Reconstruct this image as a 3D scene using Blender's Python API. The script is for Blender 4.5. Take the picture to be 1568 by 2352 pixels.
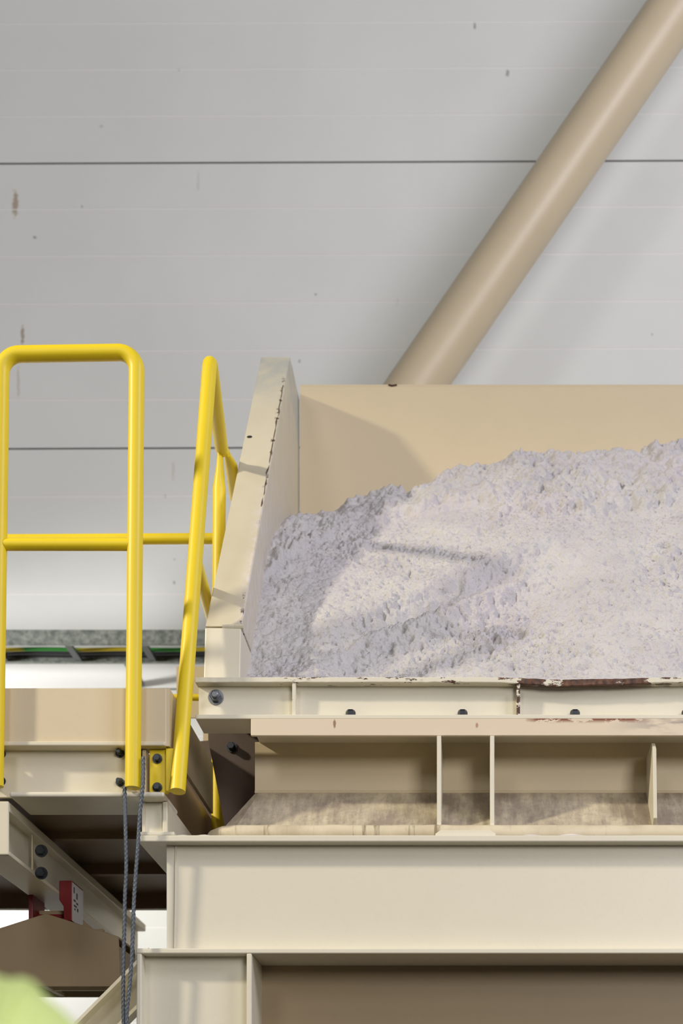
import bpy, bmesh, math, random
from mathutils import Vector, Matrix, noise
random.seed(7)
for o in list(bpy.data.objects): bpy.data.objects.remove(o, do_unlink=True)
scn = bpy.context.scene
COL = scn.collection

# ------------------------------------------------------------------ camera, light, exposure
F, CX, HY, EYE = 3360.0, 1095.0, 2810.0, 1.6        # focal length in px, principal point, eye height (m)
cam_d = bpy.data.cameras.new('camera'); cam = bpy.data.objects.new('camera', cam_d); COL.objects.link(cam)
cam.location = (0, 0, EYE); cam.rotation_euler = (math.pi/2, 0, 0)
cam_d.sensor_fit = 'HORIZONTAL'; cam_d.sensor_width = 36.0
cam_d.lens = F/1568.0*36.0
cam_d.shift_x = -(CX-784.0)/1568.0
cam_d.shift_y = (HY-1176.0)/1568.0
cam_d.clip_start = 0.05; cam_d.clip_end = 100
cam_d.dof.use_dof = True; cam_d.dof.focus_distance = 4.05; cam_d.dof.aperture_fstop = 4.2
scn.camera = cam

w = bpy.data.worlds.new('world'); scn.world = w; w.use_nodes = True
w.node_tree.nodes['Background'].inputs[0].default_value = (0.8, 0.85, 1, 1)
w.node_tree.nodes['Background'].inputs[1].default_value = 0.05

scn.view_settings.view_transform = 'Standard'; scn.view_settings.look = 'None'
scn.view_settings.gamma = 1.0; scn.view_settings.use_curve_mapping = False
scn.view_settings.exposure = -0.22

# lamps: (x, y, z, watts, size, colour, aim)
WARM = (1.0, 0.90, 0.70); COOL = (0.93, 0.90, 1.0); NEUT = (1.0, 0.96, 0.93)
LAMPS = [
    (-8.3,  0.4, 7.7, 4000, 0.60, WARM, (-.5, 4.4, 2.9), 30),
    ( 6.5, -0.6, 7.6, 490, 2.80, COOL, (0.0, 5.5, 4.0), 0),
    ( 4.5, -8.0, 4.8, 660, 3.00, NEUT, (0.0, 5.5, 3.2), 0),  # soft front fill, added to lift the recesses and undersides
    (-4.0, -7.0, 7.6, 190, 2.20, NEUT, (-1.0, 5.5, 3.0), 0),  # weak extra fill, added from the left behind the camera
    (-4.8,  5.0, 3.6, 1450, 0.60, NEUT, (-2.2, 6.6, 3.2), 60),  # low spot added to brighten the lower left of the wall
]

# ------------------------------------------------------------------ helpers
def PX(px, Y): return (px-CX)*Y/F
def PZ(py, Y): return EYE+(HY-py)*Y/F
def P(px, py, Y): return Vector((PX(px, Y), Y, PZ(py, Y)))

class MB:
    def __init__(s): s.v = []; s.f = []
    def add(s, vs, fs):
        n = len(s.v); s.v += [tuple(v) for v in vs]; s.f += [tuple(i+n for i in f) for f in fs]; return s
    def box(s, x0, x1, y0, y1, z0, z1):
        x0, x1 = sorted((x0, x1)); y0, y1 = sorted((y0, y1)); z0, z1 = sorted((z0, z1))
        return s.add([(x0,y0,z0),(x1,y0,z0),(x1,y1,z0),(x0,y1,z0),(x0,y0,z1),(x1,y0,z1),(x1,y1,z1),(x0,y1,z1)],
                     [(0,3,2,1),(4,5,6,7),(0,1,5,4),(1,2,6,5),(2,3,7,6),(3,0,4,7)])
    def prism(s, pts, axis, a, b):
        """polygon of 2-D points extruded along axis ('x': pts are (y,z); 'y': pts are (x,z); 'z': pts are (x,y))"""
        def mk(p, t):
            return (t,p[0],p[1]) if axis == 'x' else ((p[0],t,p[1]) if axis == 'y' else (p[0],p[1],t))
        n = len(pts); vs = [mk(p,a) for p in pts]+[mk(p,b) for p in pts]
        fs = [tuple(range(n)), tuple(range(2*n-1, n-1, -1))]
        for i in range(n):
            j = (i+1) % n; fs.append((i, i+n, j+n, j))
        return s.add(vs, fs)
    def tube(s, path, r, n=20, cap=True, radii=None, squash=None, lobes=0, twist=0.0):
        path = [Vector(p) for p in path]; m = len(path); rings = []
        t0 = (path[1]-path[0]).normalized()
        ref = Vector((0,1,0)) if abs(t0.y) < .9 else Vector((1,0,0))
        u = (ref - t0*ref.dot(t0)).normalized(); dist = 0
        for i, p in enumerate(path):
            t = (path[min(i+1,m-1)]-path[max(i-1,0)]).normalized()
            u = (u - t*u.dot(t)).normalized(); v = t.cross(u)
            if i: dist += (p-path[i-1]).length
            rr = radii[i] if radii else r
            su, sv = squash[i] if squash else (1, 1)
            ring = []
            for k in range(n):
                a = 2*math.pi*k/n
                q = rr*(1+.22*math.cos(lobes*(a-dist*twist))) if lobes else rr
                ring.append(p + u*math.cos(a)*q*su + v*math.sin(a)*q*sv)
            rings.append(ring)
        vs = [x for r_ in rings for x in r_]; fs = []
        for i in range(m-1):
            for k in range(n):
                k2 = (k+1) % n
                fs.append((i*n+k, i*n+k2, (i+1)*n+k2, (i+1)*n+k))
        if cap:
            fs.append(tuple(range(n-1,-1,-1))); fs.append(tuple((m-1)*n+k for k in range(n)))
        return s.add(vs, fs)
    def lathe(s, prof, origin, axis, n=32):
        """prof: list of (radius, distance along axis)"""
        axis = Vector(axis).normalized(); ref = Vector((1,0,0)) if abs(axis.x) < .9 else Vector((0,0,1))
        u = (ref-axis*ref.dot(axis)).normalized(); v = axis.cross(u); o = Vector(origin)
        vs = []; fs = []; m = len(prof)
        for r, d in prof:
            for k in range(n):
                a = 2*math.pi*k/n; vs.append(o+axis*d+u*r*math.cos(a)+v*r*math.sin(a))
        for i in range(m-1):
            for k in range(n):
                k2 = (k+1) % n; fs.append((i*n+k, i*n+k2, (i+1)*n+k2, (i+1)*n+k))
        fs.append(tuple(range(n-1,-1,-1))); fs.append(tuple((m-1)*n+k for k in range(n)))
        return s.add(vs, fs)
    def bolt(s, origin, axis, r=.016, h=.014, shank=.0, sr=.009):
        s.lathe([(r*1.35,0),(r*1.35,.004)], origin, axis, 24)
        s.lathe([(r*1.0,.004),(r,.004+h*.85),(r*.86,.004+h)], origin, axis, 6)
        if shank: s.lathe([(sr,.004+h),(sr,.004+h+shank*.9),(sr*.8,.004+h+shank)], origin, axis, 16)
        return s

def rel(mb, loc):
    l = Vector(loc); mb.v = [tuple(Vector(v)-l) for v in mb.v]; return mb

def obj(name, mb, mat, parent=None, smooth=False, bevel=0.0, origin=(0,0,0)):
    """link ONE mesh; its coordinates are given in the world, the origin is moved to `origin` or to the parent's"""
    if parent is not None: origin = parent['_o']
    rel(mb, origin)
    me = bpy.data.meshes.new(name); me.from_pydata(mb.v, [], mb.f); me.validate(); me.update()
    bm = bmesh.new(); bm.from_mesh(me); bmesh.ops.recalc_face_normals(bm, faces=bm.faces); bm.to_mesh(me); bm.free()
    o = bpy.data.objects.new(name, me); COL.objects.link(o)
    me.materials.append(mat)
    if parent is not None:
        o.parent = parent; o['_o'] = tuple(origin)
    else:
        o.location = origin; o['_o'] = tuple(origin)
    if smooth:
        for p in me.polygons: p.use_smooth = True
        me.set_sharp_from_angle(angle=math.radians(40))
    if bevel:
        m = o.modifiers.new('bevel', 'BEVEL'); m.width = bevel; m.segments = 2; m.limit_method = 'ANGLE'; m.angle_limit = math.radians(35)
    return o

def tag(o, label, cat, group=None, kind=None):
    o['label'] = label; o['category'] = cat
    if group: o['group'] = group
    if kind: o['kind'] = kind
    return o

def thing(name, loc, label, cat, group=None):
    o = bpy.data.objects.new(name, None); COL.objects.link(o); o.location = loc; o['_o'] = tuple(loc)
    o.empty_display_size = .05
    return tag(o, label, cat, group)

def struct(name, mb, mat, label=None, cat=None, **k):
    o = obj(name, mb, mat, **k); o['kind'] = 'structure'
    if label: o['label'] = label; o['category'] = cat
    return o

# ------------------------------------------------------------------ materials
class NT:
    def __init__(s, name):
        s.m = bpy.data.materials.new(name); s.m.use_nodes = True; s.t = s.m.node_tree
        s.b = s.t.nodes['Principled BSDF']
        s.co = s.t.nodes.new('ShaderNodeNewGeometry').outputs['Position']
    def n(s, kind, **props):
        nd = s.t.nodes.new(kind)
        for k, v in props.items(): setattr(nd, k, v)
        return nd
    def link(s, a, b): s.t.links.new(a, b)
    def setin(s, sock, v):
        if hasattr(v, 'is_linked') or isinstance(v, bpy.types.NodeSocket): s.link(v, sock)
        else: sock.default_value = v
    def math(s, op, a, b=0.0, c=None, clamp=False):
        nd = s.n('ShaderNodeMath', operation=op, use_clamp=clamp)
        s.setin(nd.inputs[0], a); s.setin(nd.inputs[1], b)
        if c is not None: s.setin(nd.inputs[2], c)
        return nd.outputs[0]
    def noise(s, scale, detail=4, rough=.55, co=None, vec=(1,1,1), off=(0,0,0), dist=0.0):
        mp = s.n('ShaderNodeMapping'); mp.inputs['Scale'].default_value = vec; mp.inputs['Location'].default_value = off
        s.link(co or s.co, mp.inputs[0])
        nd = s.n('ShaderNodeTexNoise'); s.link(mp.outputs[0], nd.inputs['Vector'])
        nd.inputs['Scale'].default_value = scale; nd.inputs['Detail'].default_value = detail; nd.inputs['Roughness'].default_value = rough
        nd.inputs['Distortion'].default_value = dist
        return nd.outputs['Fac']
    def ramp(s, fac, lo, hi):
        nd = s.n('ShaderNodeMapRange'); nd.clamp = True
        s.link(fac, nd.inputs[0]); nd.inputs[1].default_value = lo; nd.inputs[2].default_value = hi
        return nd.outputs[0]
    def mix(s, fac, a, b):
        nd = s.n('ShaderNodeMix', data_type='RGBA')
        s.setin(nd.inputs[0], fac)
        for sock, v in ((nd.inputs[6], a), (nd.inputs[7], b)):
            if isinstance(v, tuple): sock.default_value = (*v, 1)
            else: s.link(v, sock)
        return nd.outputs[2]
    def sep(s):
        nd = s.n('ShaderNodeSeparateXYZ'); s.link(s.co, nd.inputs[0]); return nd.outputs
    def bump(s, h, strength=.3, dist=.01):
        nd = s.n('ShaderNodeBump'); nd.inputs['Strength'].default_value = strength; nd.inputs['Distance'].default_value = dist
        s.link(h, nd.inputs['Height']); s.link(nd.outputs[0], s.b.inputs['Normal'])
    def spot(s, c, rx, rz, wob=None):
        """soft-edged blotch in the object's x-z plane"""
        X, _, Z = s.sep()
        dx = s.math('DIVIDE', s.math('SUBTRACT', X, c[0]), rx); dz = s.math('DIVIDE', s.math('SUBTRACT', Z, c[1]), rz)
        d = s.math('SQRT', s.math('ADD', s.math('MULTIPLY', dx, dx), s.math('MULTIPLY', dz, dz)))
        if wob is not None: d = s.math('ADD', d, s.math('MULTIPLY', s.math('SUBTRACT', wob, .5), 2.2))
        return s.ramp(d, 1.0, .55)
    def out(s, col, rough=.5, metal=0.0, spec=None):
        if isinstance(col, tuple): s.b.inputs['Base Color'].default_value = (*col, 1)
        else: s.link(col, s.b.inputs['Base Color'])
        s.setin(s.b.inputs['Roughness'], rough); s.b.inputs['Metallic'].default_value = metal
        if spec is not None: s.b.inputs['Specular IOR Level'].default_value = spec
        return s.m

def lin(r, g, b):
    def c(x):
        x /= 255; return x/12.92 if x <= .04045 else ((x+.055)/1.055)**2.4
    return (c(r), c(g), c(b))

RUST = lin(70, 42, 28); RUST2 = lin(120, 78, 52)

def paint(name, col, rough=.42, dirt=.12, chips=0.0, dirtcol=None, bump=.05, vec=(1,1,1)):
    t = NT(name)
    c = t.mix(t.math('MULTIPLY', t.ramp(t.noise(3.5, 6, .6, vec=vec), .45, .75), dirt), col, dirtcol or tuple(x*.62 for x in col))
    c = t.mix(t.math('MULTIPLY', t.ramp(t.noise(60, 3, .6), .55, .8), .10), c, tuple(x*.7 for x in col))
    if chips:
        m = t.ramp(t.noise(22, 5, .65, off=(3,1,7)), .80-chips*.2, .83-chips*.2)
        c = t.mix(m, c, RUST2)
    t.bump(t.noise(90, 3), bump, .004)
    return t.out(c, rough)

M = {}
CREAM = lin(213, 206, 185)
BEIGE = lin(206, 191, 161)
M['beige'] = paint('beige_paint', BEIGE)
M['cream'] = paint('cream_paint', CREAM)
M['cream_light'] = paint('cream_light_paint', lin(219, 214, 196), rough=.38, dirt=.06)
M['hood'] = paint('hood_paint', lin(150, 131, 102), rough=.5)  # brown taken darker, so it also carries the shade under the platform
M['panel'] = paint('panel_paint_with_shade', lin(160, 141, 110), rough=.5)  # beige darkened, the shade under the beam is put into the colour
M['dark_plate'] = paint('chute_paint_with_shade', lin(96, 82, 74), rough=.6)  # base colour darkened to carry the deep shade of the gap
M['shade_plate'] = paint('deck_paint_with_shade', lin(128, 106, 80), rough=.5)  # brown darkened to carry the shade on the deck underside
M['yellow'] = paint('yellow_paint', lin(232, 206, 34), rough=.45, dirt=.10, dirtcol=lin(170, 130, 25), bump=.02)
M['red'] = paint('red_paint', lin(118, 16, 22), rough=.45)
M['black_steel'] = NT('black_bolt_steel').out(lin(62, 66, 72), .38, .7)
M['bolt'] = NT('zinc_bolt_steel').out(lin(112, 116, 122), .38, .8)
M['wire'] = NT('wire_rope_steel').out(lin(84, 92, 102), .5, .4)
t = NT('galvanised_steel')
M['galv'] = t.out(t.mix(t.ramp(t.noise(38, 3, .6), .35, .68), lin(104, 112, 108), lin(158, 164, 158)), .48, .35)
M['rung'] = NT('rung_steel_with_shade').out(lin(84, 88, 90), .5, .3)  # darker than the side rails, shade put into the colour
t = NT('concrete_floor')
M['floor'] = t.out(t.mix(t.ramp(t.noise(1.2, 6), .35, .7), lin(72, 68, 62), lin(92, 86, 78)), .6)
M['ceiling'] = NT('ceiling_sheet').out(lin(130, 130, 132), .7)
M['side_wall'] = NT('grey_side_wall').out(lin(120, 122, 124), .6)
M['green_cable'] = None
t = NT('earth_cable')
X_, Y_, Z_ = t.sep()
M['green_cable'] = t.out(t.mix(t.ramp(t.math('SINE', t.math('MULTIPLY', X_, 13.0)), -.2, .2), lin(190, 170, 20), lin(40, 130, 40)), .5)
M['black_cable'] = NT('black_cable').out(lin(38, 40, 44), .5)
M['grey_cable'] = NT('grey_cable').out(lin(120, 124, 128), .5)
M['dust'] = NT('white_dust').out(lin(225, 222, 220), .95)
M['sticker'] = NT('white_sticker').out(lin(215, 212, 215), .6)
M['ink'] = NT('sticker_ink').out(lin(60, 50, 52), .6)
M['lamp_housing'] = NT('lamp_housing').out(lin(90, 92, 95), .5, .5)
t = NT('lamp_glow'); t.b.inputs['Emission Color'].default_value = (1, .97, .93, 1); t.b.inputs['Emission Strength'].default_value = 3
M['lamp_glow'] = t.out((.9, .9, .9), .5)

# wall liner: pale grey sheet with fine stains
Y_WALL = 6.6
SEAM = [(54,0),(160,0),(267,0),(375,1),(480,0),(588,0),(697,0),(806,0),(918,0),(1030,1),(1140,0),(1252,0),(1365,0)]
t = NT('wall_liner_sheet')
base = t.mix(t.ramp(t.noise(.9, 5, .6), .35, .7), lin(224, 227, 223), lin(231, 234, 230))
wob = t.noise(60, 4, .6)
for (px, py, rx, rz, a, colr) in [(35,470,.016,.07,.75,(160,140,105)),(52,770,.010,.055,.7,(150,130,95)),(80,545,.011,.010,.6,(120,120,115)),
      (1090,60,.007,.018,.6,(110,110,90)),(1165,168,.009,.018,.6,(110,108,95)),(725,676,.009,.007,.6,(110,112,112)),(188,474,.007,.008,.5,(120,120,120)),
      (232,290,.010,.008,.3,(120,120,120)),(410,160,.009,.006,.6,(110,112,112)),(379,1139,.008,.009,.6,(110,110,105)),(400,1338,.008,.009,.6,(110,110,105)),
      (400,1285,.006,.006,.4,(110,110,105)),(398,1080,.010,.05,.25,(175,155,130)),(42,880,.008,.08,.35,(165,150,120)),(688,830,.007,.009,.5,(120,120,120)),
      (455,420,.008,.05,.18,(160,150,130)),(1497,768,.006,.007,.4,(120,120,120)),(912,694,.005,.02,.25,(160,140,120)),(1112,694,.006,.012,.25,(150,140,120))]:
    m = t.math('MULTIPLY', t.spot((PX(px, Y_WALL), PZ(py, Y_WALL)), rx, rz, wob), a)
    base = t.mix(m, base, lin(*colr))
t.bump(t.noise(140, 2), .04, .002)
M['wall'] = t.out(base, .5, spec=.4)
M['seam_highlight'] = NT('seam_edge_highlight').out(lin(238, 238, 236), .5)  # lighter tone stands in for light caught on the groove edges
M['seam_dark'] = NT('seam_shadow_gap').out(lin(120, 122, 120), .7)

# rusted lip: wear grows along the edge, thickest where the plate is bent
def lip_mat():
    t = NT('lip_paint_with_rust'); X, Y, Z = t.sep()
    n = t.noise(30, 6, .7, vec=(.6,1,2)); n2 = t.noise(7, 3, .6, off=(5,2,1))
    along = t.ramp(X, -.65, .35)                              # more wear to the right
    bent = t.math('MULTIPLY', t.ramp(X, .06, .12), t.ramp(X, .62, .42))
    edge = t.ramp(Y, 3.985, 3.962)
    lo = t.math('MULTIPLY', t.ramp(n2, .40, .58), t.math('MULTIPLY_ADD', along, .15, .10))
    thr = t.math('SUBTRACT', t.math('SUBTRACT', .70, lo), t.math('MULTIPLY', bent, .16))
    m = t.math('MULTIPLY', t.math('GREATER_THAN', n, thr), t.math('MAXIMUM', edge, t.math('MULTIPLY', bent, .9)))
    rust = t.mix(t.ramp(t.noise(80, 4), .4, .65), lin(58, 36, 26), lin(112, 72, 48))
    c = t.mix(m, lin(219, 214, 196), rust)
    t.bump(t.math('ADD', t.math('MULTIPLY', m, -.5), n), .3, .004)
    return t.out(c, .5)
M['lip'] = lip_mat()
def stiff_rust():
    t = NT('stiffener_paint_with_rust'); X, Y, Z = t.sep()
    n = t.noise(40, 5, .7)
    right = t.ramp(X, -.2, .08)
    m = t.math('GREATER_THAN', n, t.math('MULTIPLY_ADD', right, -.18, .68))
    m = t.math('MULTIPLY', m, t.ramp(Y, 3.99, 3.975))
    return t.out(t.mix(m, lin(219, 214, 196), RUST), .45)
M['stiff'] = stiff_rust()
def apron_mat():
    t = NT('edge_plate_paint'); X, Y, Z = t.sep()
    n = t.noise(26, 5, .65, vec=(1,1,2.2)); n2 = t.noise(9, 4, .6, vec=(.7,1,3))
    right = t.ramp(X, .35, .55)
    z0 = PZ(1652, 3.94)
    top = t.ramp(Z, z0-.012, z0-.002)
    m1 = t.math('MULTIPLY', t.math('MULTIPLY', t.math('GREATER_THAN', n, .50), t.math('MULTIPLY', top, 1.0)), t.math('MULTIPLY', t.ramp(X, .12, .16), t.ramp(X, .47, .42)))
    m2 = t.math('MULTIPLY', t.math('MULTIPLY', right, t.ramp(n2, .40, .50)), t.ramp(Z, z0-.05, z0-.02))
    c = t.mix(m2, lin(217, 202, 179), lin(150, 140, 132))
    c = t.mix(m1, c, lin(130, 70, 48))
    m3 = t.spot((PX(768,3.94), PZ(1664,3.94)), .004, .020, n); c = t.mix(t.math('MULTIPLY', m3, .8), c, RUST2)
    m4 = t.spot((PX(1095,3.94), PZ(1666,3.94)), .005, .010, n); c = t.mix(t.math('MULTIPLY', m4, .7), c, lin(150, 90, 70))
    return t.out(c, .42)
M['apron'] = apron_mat()
def skirt_mat():
    t = NT('grimy_skirt_paint'); X, Y, Z = t.sep()
    streak = t.noise(9, 6, .65, vec=(5,1,.7)); blot = t.noise(5, 5, .6, off=(1,2,3)); fine = t.noise(70, 4, .7, vec=(1,1,.35))
    g = t.math('MULTIPLY', t.ramp(t.math('ADD', t.math('MULTIPLY', blot, .6), t.math('MULTIPLY', streak, .4)), .40, .60), .78)
    c = t.mix(g, lin(206, 194, 168), lin(122, 110, 102))
    c = t.mix(t.math('MULTIPLY', t.ramp(fine, .5, .75), .4), c, lin(110, 98, 84))
    low = t.math('MULTIPLY', t.ramp(Z, 2.664, 2.650), t.ramp(t.noise(30, 3, .7, vec=(2,1,.2)), .45, .6))
    c = t.mix(t.math('MULTIPLY', low, .6), c, lin(120, 100, 66))
    t.bump(fine, .25, .004)
    return t.out(c, .7)
M['skirt'] = skirt_mat()
def bead_mat():
    t = NT('rolled_edge_paint')
    tick = t.noise(26, 4, .7, vec=(1.6,.3,.12)); blot = t.noise(9, 4, .6)
    c = t.mix(t.math('MULTIPLY', t.ramp(blot, .42, .66), .45), lin(210, 199, 174), lin(158, 143, 113))
    c = t.mix(t.math('MULTIPLY', t.ramp(tick, .58, .68), .75), c, lin(110, 92, 66))
    t.bump(tick, -.35, .006)
    return t.out(c, .6)
M['bead'] = bead_mat()
def cheek_mat():
    t = NT('side_wall_worn_paint'); X, Y, Z = t.sep()
    xi = -.648
    n = t.noise(34, 6, .7, vec=(1,1,.6)); n2 = t.noise(4, 3, .5, off=(2,7,1)); big = t.noise(6, 4, .55)
    c = t.mix(t.math('MULTIPLY', t.ramp(big, .45, .7), .15), lin(203, 196, 174), lin(166, 155, 133))
    # grey scuffs near the top and on the face
    c = t.mix(t.math('MULTIPLY', t.ramp(Z, 4.30, 4.50), t.ramp(t.noise(7, 4, .6, off=(4,4,4)), .38, .55)), c, lin(176, 178, 170))
    # powder rubbed on the inner rim
    rim = t.math('MULTIPLY', t.ramp(X, xi-.03, xi-.004), t.ramp(Z, 4.15, 3.7))
    c = t.mix(t.math('MULTIPLY', rim, t.ramp(n, .40, .62)), c, lin(214, 206, 204))
    # chipped paint along the inner edge
    edge = t.math('MULTIPLY', t.math('MULTIPLY', t.ramp(X, xi-.016, xi-.009), t.math('LESS_THAN', X, xi-.0012)), t.ramp(n2, .53, .58))
    m = t.math('MULTIPLY', t.math('GREATER_THAN', n, .56), edge)
    c = t.mix(m, c, lin(66, 50, 36))
    t.bump(big, .06, .02)
    return t.out(c, .42)
M['cheek'] = cheek_mat()
def salt_mat():
    t = NT('pale_lilac_powder')
    a = t.noise(6, 6, .6); b = t.noise(120, 4, .7); cc = t.noise(34, 5, .7, vec=(1,1,1), off=(9,2,4)); d = t.noise(2.2, 3, .5, off=(1,8,3))
    c = t.mix(t.ramp(a, .35, .68), lin(194, 192, 195), lin(208, 206, 206))
    c = t.mix(t.math('MULTIPLY', t.ramp(d, .5, .68), .35), c, lin(206, 197, 206))
    crumb = t.ramp(t.noise(4.5, 3, .6, off=(3,3,9)), .42, .60)
    c = t.mix(t.math('MULTIPLY', t.ramp(t.noise(85, 3, .6, off=(2,5,5)), .56, .66), t.math('MULTIPLY_ADD', crumb, .50, .06)), c, lin(146, 134, 137))
    c = t.mix(t.math('MULTIPLY', t.ramp(cc, .60, .72), .40), c, lin(160, 148, 150))
    c = t.mix(t.math('MULTIPLY', t.ramp(t.noise(48, 3, .6, off=(7,7,1)), .66, .74), .40), c, lin(150, 142, 122))
    t.bump(t.math('ADD', t.math('MULTIPLY', cc, .7), t.math('MULTIPLY', b, .5)), .9, .010)
    return t.out(c, .95, spec=.1)
M['salt'] = salt_mat()
t = NT('lime_helmet_plastic'); M['lime'] = t.out(lin(212, 232, 145), .5)
M['hivis'] = NT('lime_jacket_cloth').out(lin(190, 220, 90), .8)
M['skin'] = NT('skin').out(lin(205, 160, 135), .55)
M['trouser'] = NT('navy_trouser_cloth').out(lin(40, 46, 62), .85)
M['hair'] = NT('brown_hair').out(lin(60, 42, 30), .7)

# ------------------------------------------------------------------ setting
RX0, RX1, RY0, RY1, RZ = -12.0, 12.0, -13.0, Y_WALL, 9.0
struct('floor', MB().box(RX0, RX1, RY0, RY1+.2, -.1, 0), M['floor'])
struct('ceiling', MB().box(RX0, RX1, RY0, RY1+.2, RZ, RZ+.1), M['ceiling'])
struct('wall_left', MB().box(RX0-.1, RX0, RY0, RY1+.2, 0, RZ), M['side_wall'])
struct('wall_right', MB().box(RX1, RX1+.1, RY0, RY1+.2, 0, RZ), M['side_wall'])
struct('wall_front', MB().box(RX0, RX1, RY0-.1, RY0, 0, RZ), M['side_wall'])
# back wall: horizontal liner sheets with real grooves; the joints run very slightly uphill to the right
zs = [PZ(y, Y_WALL) for y, k in SEAM]; kinds = [k for y, k in SEAM]
stepz = (zs[0]-zs[-1])/(len(zs)-1)
while zs[0]+stepz < RZ-.05: zs.insert(0, zs[0]+stepz); kinds.insert(0, 0)
while zs[-1]-stepz > .05: zs.append(zs[-1]-stepz); kinds.append(1 if len(zs) % 6 == 0 else 0)
SL = .0045
def zz(z, x): return z + SL*(x-PX(300, Y_WALL))
me_v = []; me_f = []; me_m = []
prof = [(Y_WALL, RZ+.2, 0)]
for z, k in zip(zs, kinds):
    d, h = (.007, .0042) if k else (.0012, .0034)
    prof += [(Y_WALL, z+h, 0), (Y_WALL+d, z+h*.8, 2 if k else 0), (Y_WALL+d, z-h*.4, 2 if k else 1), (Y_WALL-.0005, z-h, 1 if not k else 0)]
prof.append((Y_WALL, -.1, 0)); 
mbw = MB()
for y, z, k in prof: me_v += [(RX0, y, zz(z, RX0)), (RX1, y, zz(z, RX1))]
for i in range(len(prof)-1):
    me_f.append((2*i, 2*i+1, 2*i+3, 2*i+2)); me_m.append(prof[i+1][2])
nb = len(me_v)
me_v += [(RX0, Y_WALL+.2, RZ+.3), (RX1, Y_WALL+.2, RZ+.3), (RX0, Y_WALL+.2, -.2), (RX1, Y_WALL+.2, -.2)]
me_f += [(nb, nb+1, nb+3, nb+2)]; me_m += [0]
me = bpy.data.meshes.new('wall_back'); me.from_pydata(me_v, [], me_f)
for m_ in ('wall', 'seam_highlight', 'seam_dark'): me.materials.append(M[m_])
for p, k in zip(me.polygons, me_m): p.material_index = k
me.update()
wb = bpy.data.objects.new('wall_back', me); COL.objects.link(wb); wb['kind'] = 'structure'

# left and right keys plus added fill lamps, all unseen (their own light sits in each fixture)
NAMES = ['left of the hopper', 'right of the hopper', 'added front fill behind the camera to the right', 'added weak fill behind the camera to the left', 'added low to brighten the wall at the left']
for i, (x, y, z, wts, size, colr, aim, cone) in enumerate(LAMPS):
    d = (Vector(aim)-Vector((x, y, z))).normalized()
    lt = thing('floodlight', (x, y, z), 'grey square floodlight out of view, ' + NAMES[i], 'lamp', 'floodlights of the hall')
    q = d.to_track_quat('-Z', 'Y')
    lt.rotation_mode = 'QUATERNION'; lt.rotation_quaternion = q
    s = size/2
    hb = MB().box(-s-.04, s+.04, -s-.04, s+.04, .03, .14)
    h = obj('housing', hb, M['lamp_housing']); h.parent = lt
    up = q.inverted() @ Vector((0, 0, 1)); a0 = Vector((0, 0, .16))
    tip = q @ a0; end = (RZ-.002-z-tip.z) if z > 4.2 else -(z+tip.z)
    br = MB().tube([Vector((0,0,.12)), a0, a0+up*end*.5, a0+up*end], .022); b = obj('bracket', br, M['lamp_housing']); b.parent = lt
    if cone:
        ld = bpy.data.lights.new('lamp_light', 'SPOT'); ld.spot_size = math.radians(cone); ld.spot_blend = .8; ld.shadow_soft_size = size*.5
    else:
        ld = bpy.data.lights.new('lamp_light', 'AREA'); ld.shape = 'SQUARE'; ld.size = size
    ld.energy = wts; ld.color = colr
    lo = bpy.data.objects.new('lamp_light', ld); COL.objects.link(lo); lo.parent = lt; lo.location = (0, 0, .0)

# ------------------------------------------------------------------ diagonal pipe brace in front of the wall
Yp = 6.05
a = P(960, 880, Yp); dirp = (P(1307, 375, Yp)-P(960, 880, Yp)).normalized()
pb = thing('pipe_brace', a-dirp*.55, 'thick beige round steel pipe slanting up in front of the grey wall', 'pipe')
p0 = a-dirp*.55; top = a+dirp*((RZ-.10-a.z)/dirp.z)
path = [p0+(top-p0)*i/12 for i in range(13)]
obj('pipe', MB().tube(path, .1105, 64), M['beige'], pb, smooth=True)
g = MB().box(p0.x-.14, p0.x+.14, Yp-.012, Yp+.012, p0.z-.3, p0.z+.12); obj('gusset_plate', g, M['beige'], pb)
sc = thing('steel_column', (p0.x, Yp, 0), 'beige steel column hidden behind the hopper, carrying the slanting pipe', 'column')
cm = MB(); cm.box(p0.x-.1, p0.x+.1, Yp-.1, Yp-.085, 0, p0.z-.2); cm.box(p0.x-.1, p0.x+.1, Yp+.085, Yp+.1, 0, p0.z-.2); cm.box(p0.x-.005, p0.x+.005, Yp-.085, Yp+.085, 0, p0.z-.2)
obj('column_shaft', cm, M['beige'], sc)

# ------------------------------------------------------------------ hopper: side wall, back wall
XO, XI, YB = -.749, -.648, 5.30
zt = PZ(822, 5.08); zb = PZ(1552, 4.0); zlip = PZ(1555, 3.96)
XR = 2.40
hop = thing('hopper', (XO, 4.0, zb), 'open beige steel loading hopper with raked side wall, holding the white heap', 'hopper')
z_slot = PZ(1441, 4.03)
prof_ck = [(4.03, z_slot+.003), (5.075, zt), (5.13, zt+.004), (5.345, zt+.004), (5.345, z_slot+.003)]
ck = obj('side_wall', MB().prism(prof_ck, 'x', XO, XI), M['cheek'], hop, bevel=.004)
ck['label'] = 'raked left side wall with chipped inner edge'
cp = obj('corner_post', MB().prism([(4.0, zlip+.001), (4.02, z_slot-.005), (5.345, z_slot-.005), (5.345, zlip+.001)], 'x', XO+.002, XI), M['cream_light'], hop, bevel=.003)
wl = MB()
for i in range(9):
    x = XO+.055+(XI-XO-.055)*i/8
    wl.tube([(x-.006, 4.024, z_slot-.001), (x+.006, 4.024, z_slot-.001+random.uniform(-.001,.001))], .006+random.uniform(0,.002), 8)
obj('weld_bead', wl, M['cream'], hop, smooth=True)
hole = MB().lathe([(.0095,0),(.0095,.004)], (PX(573,4.72), 4.70, PZ(1004,4.72)), (0,-.8,.6), 16)
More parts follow.
